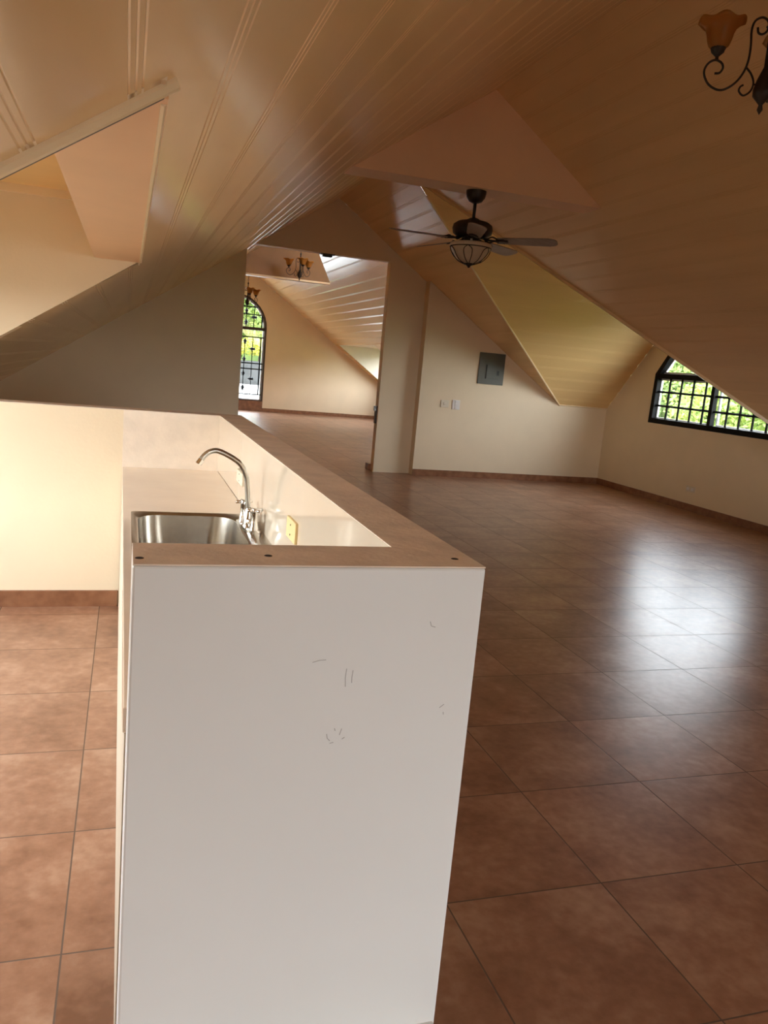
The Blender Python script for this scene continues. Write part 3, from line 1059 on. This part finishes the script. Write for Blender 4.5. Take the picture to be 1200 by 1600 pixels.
def chandelier_parts(root, drop):
    """all parts local to the hook at the ridge; drop = metres from hook to column centre"""
    def Q(x, y):
        return (1203 - x) * PX, (60 - y) * PX * 1.0 - drop
    obj('ceiling_canopy', lathe(bmesh.new(), [(0, 0), (0.06, 0), (0.055, -0.015), (0.02, -0.035), (0, -0.035)], (0, 0, 0), 20), M_IRON, root, smooth=True)
    bm = bmesh.new()
    z = -0.03
    end = Q(1203, 5)[1]
    k = 0
    while z > end:
        pts = []
        for j in range(10):
            t = 2 * math.pi * j / 10
            w, h = 0.009 * math.cos(t), 0.019 * math.sin(t)
            pts.append((w, 0, z - 0.015 + h) if k % 2 else (0, w, z - 0.015 + h))
        tube(bm, pts, 0.0025, 5, closed=True)
        z -= 0.029
        k += 1
    obj('chain', bm, M_IRON, root, smooth=True)
    zc = -drop
    bm = bmesh.new()
    lathe(bm, [(0, zc + 0.19), (0.012, zc + 0.185), (0.016, zc + 0.16), (0.009, zc + 0.15), (0.012, zc + 0.10), (0.02, zc + 0.085), (0.012, zc + 0.07),
               (0.010, zc - 0.10), (0.018, zc - 0.12), (0.03, zc - 0.15), (0.04, zc - 0.19), (0.038, zc - 0.215), (0.02, zc - 0.235), (0.008, zc - 0.25),
               (0.012, zc - 0.27), (0, zc - 0.29)], (0, 0, 0), 20)
    obj('column', bm, M_IRON, root, smooth=True)
    top = [(1182, 41), (1184, 48), (1190, 50), (1196, 45), (1196, 33), (1187, 27), (1177, 32), (1174, 45), (1176, 65), (1176, 85), (1172, 102),
           (1163, 117), (1150, 127), (1138, 129), (1124, 122), (1116, 110), (1115, 100), (1120, 91), (1129, 87), (1138, 91), (1141, 98),
           (1137, 105), (1130, 106)]
    low = [(1175, 97), (1183, 106), (1188, 118), (1185, 130), (1176, 136), (1169, 130), (1170, 124), (1174, 121)]
    th0 = math.atan2(0.64, -0.77) + math.radians(12)
    for n in range(3):
        th = th0 - n * 2 * math.pi / 3
        c, s = math.cos(th), math.sin(th)

        def P3(x, y):
            r, z = Q(x, y)
            return Vector((c * r, s * r, z))
        bm = bmesh.new()
        tube(bm, smooth_path([P3(*p) for p in top], 4), 0.0048, 7)
        tube(bm, smooth_path([P3(*p) for p in low], 4), 0.0042, 7)
        r0, z0 = Q(1194, 40)
        tube(bm, [Vector((0, 0, z0)), Vector((c * r0, s * r0, z0))], 0.004, 6)
        r1, z1 = Q(1187, 120)
        tube(bm, [Vector((0, 0, z1)), Vector((c * r1, s * r1, z1))], 0.004, 6)
        arm = obj('arm', bm, M_IRON, root, smooth=True)
        rc, zb = Q(1130, 87)
        cc = Vector((c * rc, s * rc, zb))
        obj('candle_cup', lathe(bmesh.new(), [(0, -0.004), (0.008, -0.002), (0.007, 0.012), (0.026, 0.03), (0.033, 0.05), (0.03, 0.06), (0, 0.062)], cc, 16),
            M_IRON, arm, smooth=True, auto=50)
        prof = [(0.03, 0.045), (0.042, 0.056), (0.05, 0.078), (0.056, 0.105), (0.064, 0.125), (0.08, 0.14), (0.098, 0.148), (0.095, 0.151), (0.076, 0.144),
                (0.06, 0.127), (0.052, 0.105), (0.046, 0.078), (0.038, 0.058), (0.025, 0.05)]

        def flute(i, a, r, z):
            w = max(0.0, (z - 0.10) / 0.06)
            w = w * w
            return r * (1 + 0.035 * w * math.cos(6 * a)), z + 0.010 * w * math.cos(6 * a)
        obj('lamp_shade', lathe(bmesh.new(), prof, cc, 48, flute), M_AMBER, arm, smooth=True)


def copy_tree(o, parent=None):
    c = o.copy()
    COL.objects.link(c)
    c.parent = parent
    for ch in list(o.children):
        copy_tree(ch, c)
    return c


drop = (ZR - 4.387) * U
ch = thing('chandelier', 'wrought iron chandelier with amber tulip shades nearest the viewer, below the dark slope', 'chandelier', W(7.46, 8.96, ZR), 'wrought iron chandeliers')
chandelier_parts(ch, drop)
for x, y, s, zmid, lab in ((7.2, 36.6, 0.86, 4.22, 'small dark iron chandelier in front of the shaded gable beyond the opening'),
                        (7.2, 53.2, 1.12, 4.45, 'amber shaded iron chandelier above the arched window in the end room')):
    c = copy_tree(ch)
    c['label'] = lab
    c.scale = (s, s, s)
    c.location = W(x, y, zmid) + Vector((0, 0, drop * s))
    c.location.z = min(c.location.z, W(x, y, zl(x) - 0.02).z)

# ------------------------------------------------------------------ outdoors
struct('ground', ubox((-300, -300, -12.5), (400, 420, -13)), M_GRASS)
struct('exterior_terrace', ubox((-20, YFAR + 0.5, -4.6), (60, 124, -4.3)), M_CONC)
struct('exterior_retaining_wall', ubox((-20, 124, -12.5), (46, 131, -0.75)), M_GREYW)


def hill(name, f, xs, ys):
    bm = bmesh.new()
    g = [[bm.verts.new(W(x, y, f(x, y))) for y in ys] for x in xs]
    for i in range(len(xs) - 1):
        for j in range(len(ys) - 1):
            bm.faces.new((g[i][j], g[i + 1][j], g[i + 1][j + 1], g[i][j + 1]))
    return struct(name, bm, M_HILL, smooth=True)


random.seed(11)
hill('hill_east', lambda x, y: -13 + max(0, x - 62) * 0.42 + 1.2 * math.sin(x * 0.21) * math.sin(y * 0.17), range(50, 125, 5), range(-40, 240, 6))
hill('hill_north', lambda x, y: -13 + max(0, y - 131) * 0.62 + 1.0 * math.sin(x * 0.2) * math.sin(y * 0.17), range(-70, 110, 6), range(131, 206, 5))


def crown_mesh(seed, n, rx, rz, leaf, m):
    rnd = random.Random(seed)
    blobs = [(Vector((rnd.uniform(-.6, .6) * rx, rnd.uniform(-.6, .6) * rx, rnd.uniform(-.55, .6) * rz)), rnd.uniform(0.35, 0.6)) for _ in range(14)]
    vs, fs = [], []
    for _ in range(n):
        c, s = rnd.choice(blobs)
        d = Vector((rnd.gauss(0, 1), rnd.gauss(0, 1), rnd.gauss(0, 1))).normalized()
        p = c + Vector((d.x * rx, d.y * rx, d.z * rz)) * s * rnd.uniform(0.75, 1.05)
        u = Vector((rnd.gauss(0, 1), rnd.gauss(0, 1), rnd.gauss(0, 1))).normalized()
        w = u.orthogonal().normalized()
        l = leaf * rnd.uniform(0.6, 1.3)
        k = len(vs)
        vs += [p - u * l, p + w * l * 0.5, p + u * l, p - w * l * 0.5]
        fs.append((k, k + 1, k + 2, k + 3))
    me = bpy.data.meshes.new('crown')
    me.from_pydata([tuple(v) for v in vs], [], fs)
    me.materials.append(m)
    return me


crowns = [crown_mesh(k, 6500, 2.1, 2.4, 0.085, M_LEAF[k % 3]) for k in range(3)]
ycrown = crown_mesh(9, 2200, 1.1, 0.55, 0.07, M_YLEAF)


def trunk_bm(h):
    return tube(bmesh.new(), [(0, 0, -0.3), (0.05, 0.02, h * 0.5), (0, 0, h)], [0.17, 0.13, 0.08], 8)


def tree(x, y, z, h, s, k, lab, grp):
    t = thing('tree', lab, 'tree', W(x, y, z), grp)
    obj('trunk', trunk_bm(h), M_BARK, t, smooth=True)
    c = bpy.data.objects.new('crown', crowns[k])
    COL.objects.link(c)
    c.parent = t
    c.location = (0, 0, h + 1.0 * s)
    c.scale = (s, s, s)
    c.rotation_euler = (0, 0, k * 1.7 + x)
    return t


KIND = ['mid green', 'dark green', 'yellow green']
rnd = random.Random(3)
i = 0
for row, (xx, zt) in enumerate(((54, -13), (63, -12.4), (74, -7.5))):
    for y in range(50 + row * 4, 118 + row * 12, 12):
        k = (i * 2 + row) % 3
        tree(xx + rnd.uniform(-2, 2), y + rnd.uniform(-2, 2), zt, 2.2 + rnd.uniform(0, 0.9), 1.0 + rnd.uniform(0, 0.2), k,
             '%s leafy tree on the hillside outside the barred dormer window' % KIND[k], '%s hillside trees' % KIND[k])
        i += 1
for j, (x, y, z) in enumerate(((2, 142, -4), (15, 141, -4), (27, 142, -4), (40, 141, -4), (8, 156, 3), (21, 157, 3), (34, 156, 3))):
    k = (j + (0 if j < 4 else 2)) % 3
    tree(x, y, z, 2.6, 1.5, k, '%s leafy tree beyond the grey block wall outside the arched window' % KIND[k], '%s trees beyond the block wall' % KIND[k])
for x in (14, 19.5, 25):
    sh = thing('shrub', 'bright yellow green shrub on top of the grey block wall outside the arched window', 'shrub', W(x, 127.5, -0.75), 'yellow shrubs by the wall')
    c = bpy.data.objects.new('foliage', ycrown)
    COL.objects.link(c)
    c.parent = sh
    c.location = (0, 0, 0.78)
    c.rotation_euler = (0, 0, x)
    obj('stem', tube(bmesh.new(), [(0, 0, 0), (0.03, 0, 0.3), (0, 0, 0.6)], 0.04, 6), M_BARK, sh)

# ------------------------------------------------------------------ light: the overcast sky through the windows
w = bpy.data.worlds.new('World')
SC.world = w
w.use_nodes = True
nt = w.node_tree
bg = nt.nodes['Background']
tc = nt.nodes.new('ShaderNodeTexCoord')
sep = nt.nodes.new('ShaderNodeSeparateXYZ')
nt.links.new(tc.outputs['Generated'], sep.inputs[0])
rp = nt.nodes.new('ShaderNodeValToRGB')
rp.color_ramp.elements[0].position = 0.0
rp.color_ramp.elements[0].color = (0.95, 0.97, 1.0, 1)
rp.color_ramp.elements[1].position = 0.8
rp.color_ramp.elements[1].color = (0.74, 0.84, 1.0, 1)
nt.links.new(sep.outputs[2], rp.inputs[0])
nt.links.new(rp.outputs[0], bg.inputs['Color'])
bg.inputs['Strength'].default_value = 14.0


def portal(name, loc, rot, sx, sy):
    l = bpy.data.lights.new(name, 'AREA')
    l.shape = 'RECTANGLE'
    l.size, l.size_y = sx, sy
    l.cycles.is_portal = True
    o = bpy.data.objects.new(name, l)
    COL.objects.link(o)
    o.location = loc
    o.rotation_euler = rot
    return o


h = math.pi / 2
portal('sky_portal_dormer', W(XE + 0.45, 24.2, 0.8), (h, 0, h), 6.9 * U, 4.1 * U)
portal('sky_portal_fill_dormer', W(XE + 0.45, BY, 0.8), (h, 0, h), 6.9 * U, 4.1 * U)
portal('sky_portal_kitchen', W(XW - 0.45, 8.6, -1.1), (h, 0, -h), 7.0 * U, 3.8 * U)
portal('sky_portal_rear', W(6.1, YREAR - 0.45, -1.35), (h, 0, 0), 7.1 * U, 5.2 * U)
portal('sky_portal_arch', W(ac, YFAR + 0.45, 0.6), (h, 0, 2 * h), 5.1 * U, 8.2 * U)
portal('sky_portal_far_dormer', W(FXE + 0.45, (fy0 + fy1) / 2, -0.25), (h, 0, h), 8.8 * U, 3.0 * U)

# ------------------------------------------------------------------ camera
CAMR = ((0.950142, -0.299158, 0.087952), (0.029255, -0.195294, -0.980308), (0.310443, 0.934005, -0.176805))
cam = bpy.data.cameras.new('camera')
cam.sensor_fit = 'VERTICAL'
cam.sensor_height = 36.0
cam.lens = 1248.47 * 36.0 / 1600.0
cam.clip_start = 0.02
cam.clip_end = 500
co = bpy.data.objects.new('camera', cam)
COL.objects.link(co)
r0, r1, r2 = (Vector(v) for v in CAMR)
mw = Matrix((r0, -r1, -r2)).transposed().to_4x4()
mw.translation = W(0, 0, 0)
co.matrix_world = mw
SC.camera = co

SC.view_settings.view_transform = 'Standard'
SC.view_settings.look = 'None'
SC.view_settings.gamma = 1.0
SC.view_settings.use_curve_mapping = False
SC.view_settings.exposure = 0.44
SC.cycles.use_denoising = True
SC.cycles.max_bounces = 14
SC.cycles.diffuse_bounces = 9
SC.cycles.glossy_bounces = 5
SC.cycles.transparent_max_bounces = 12
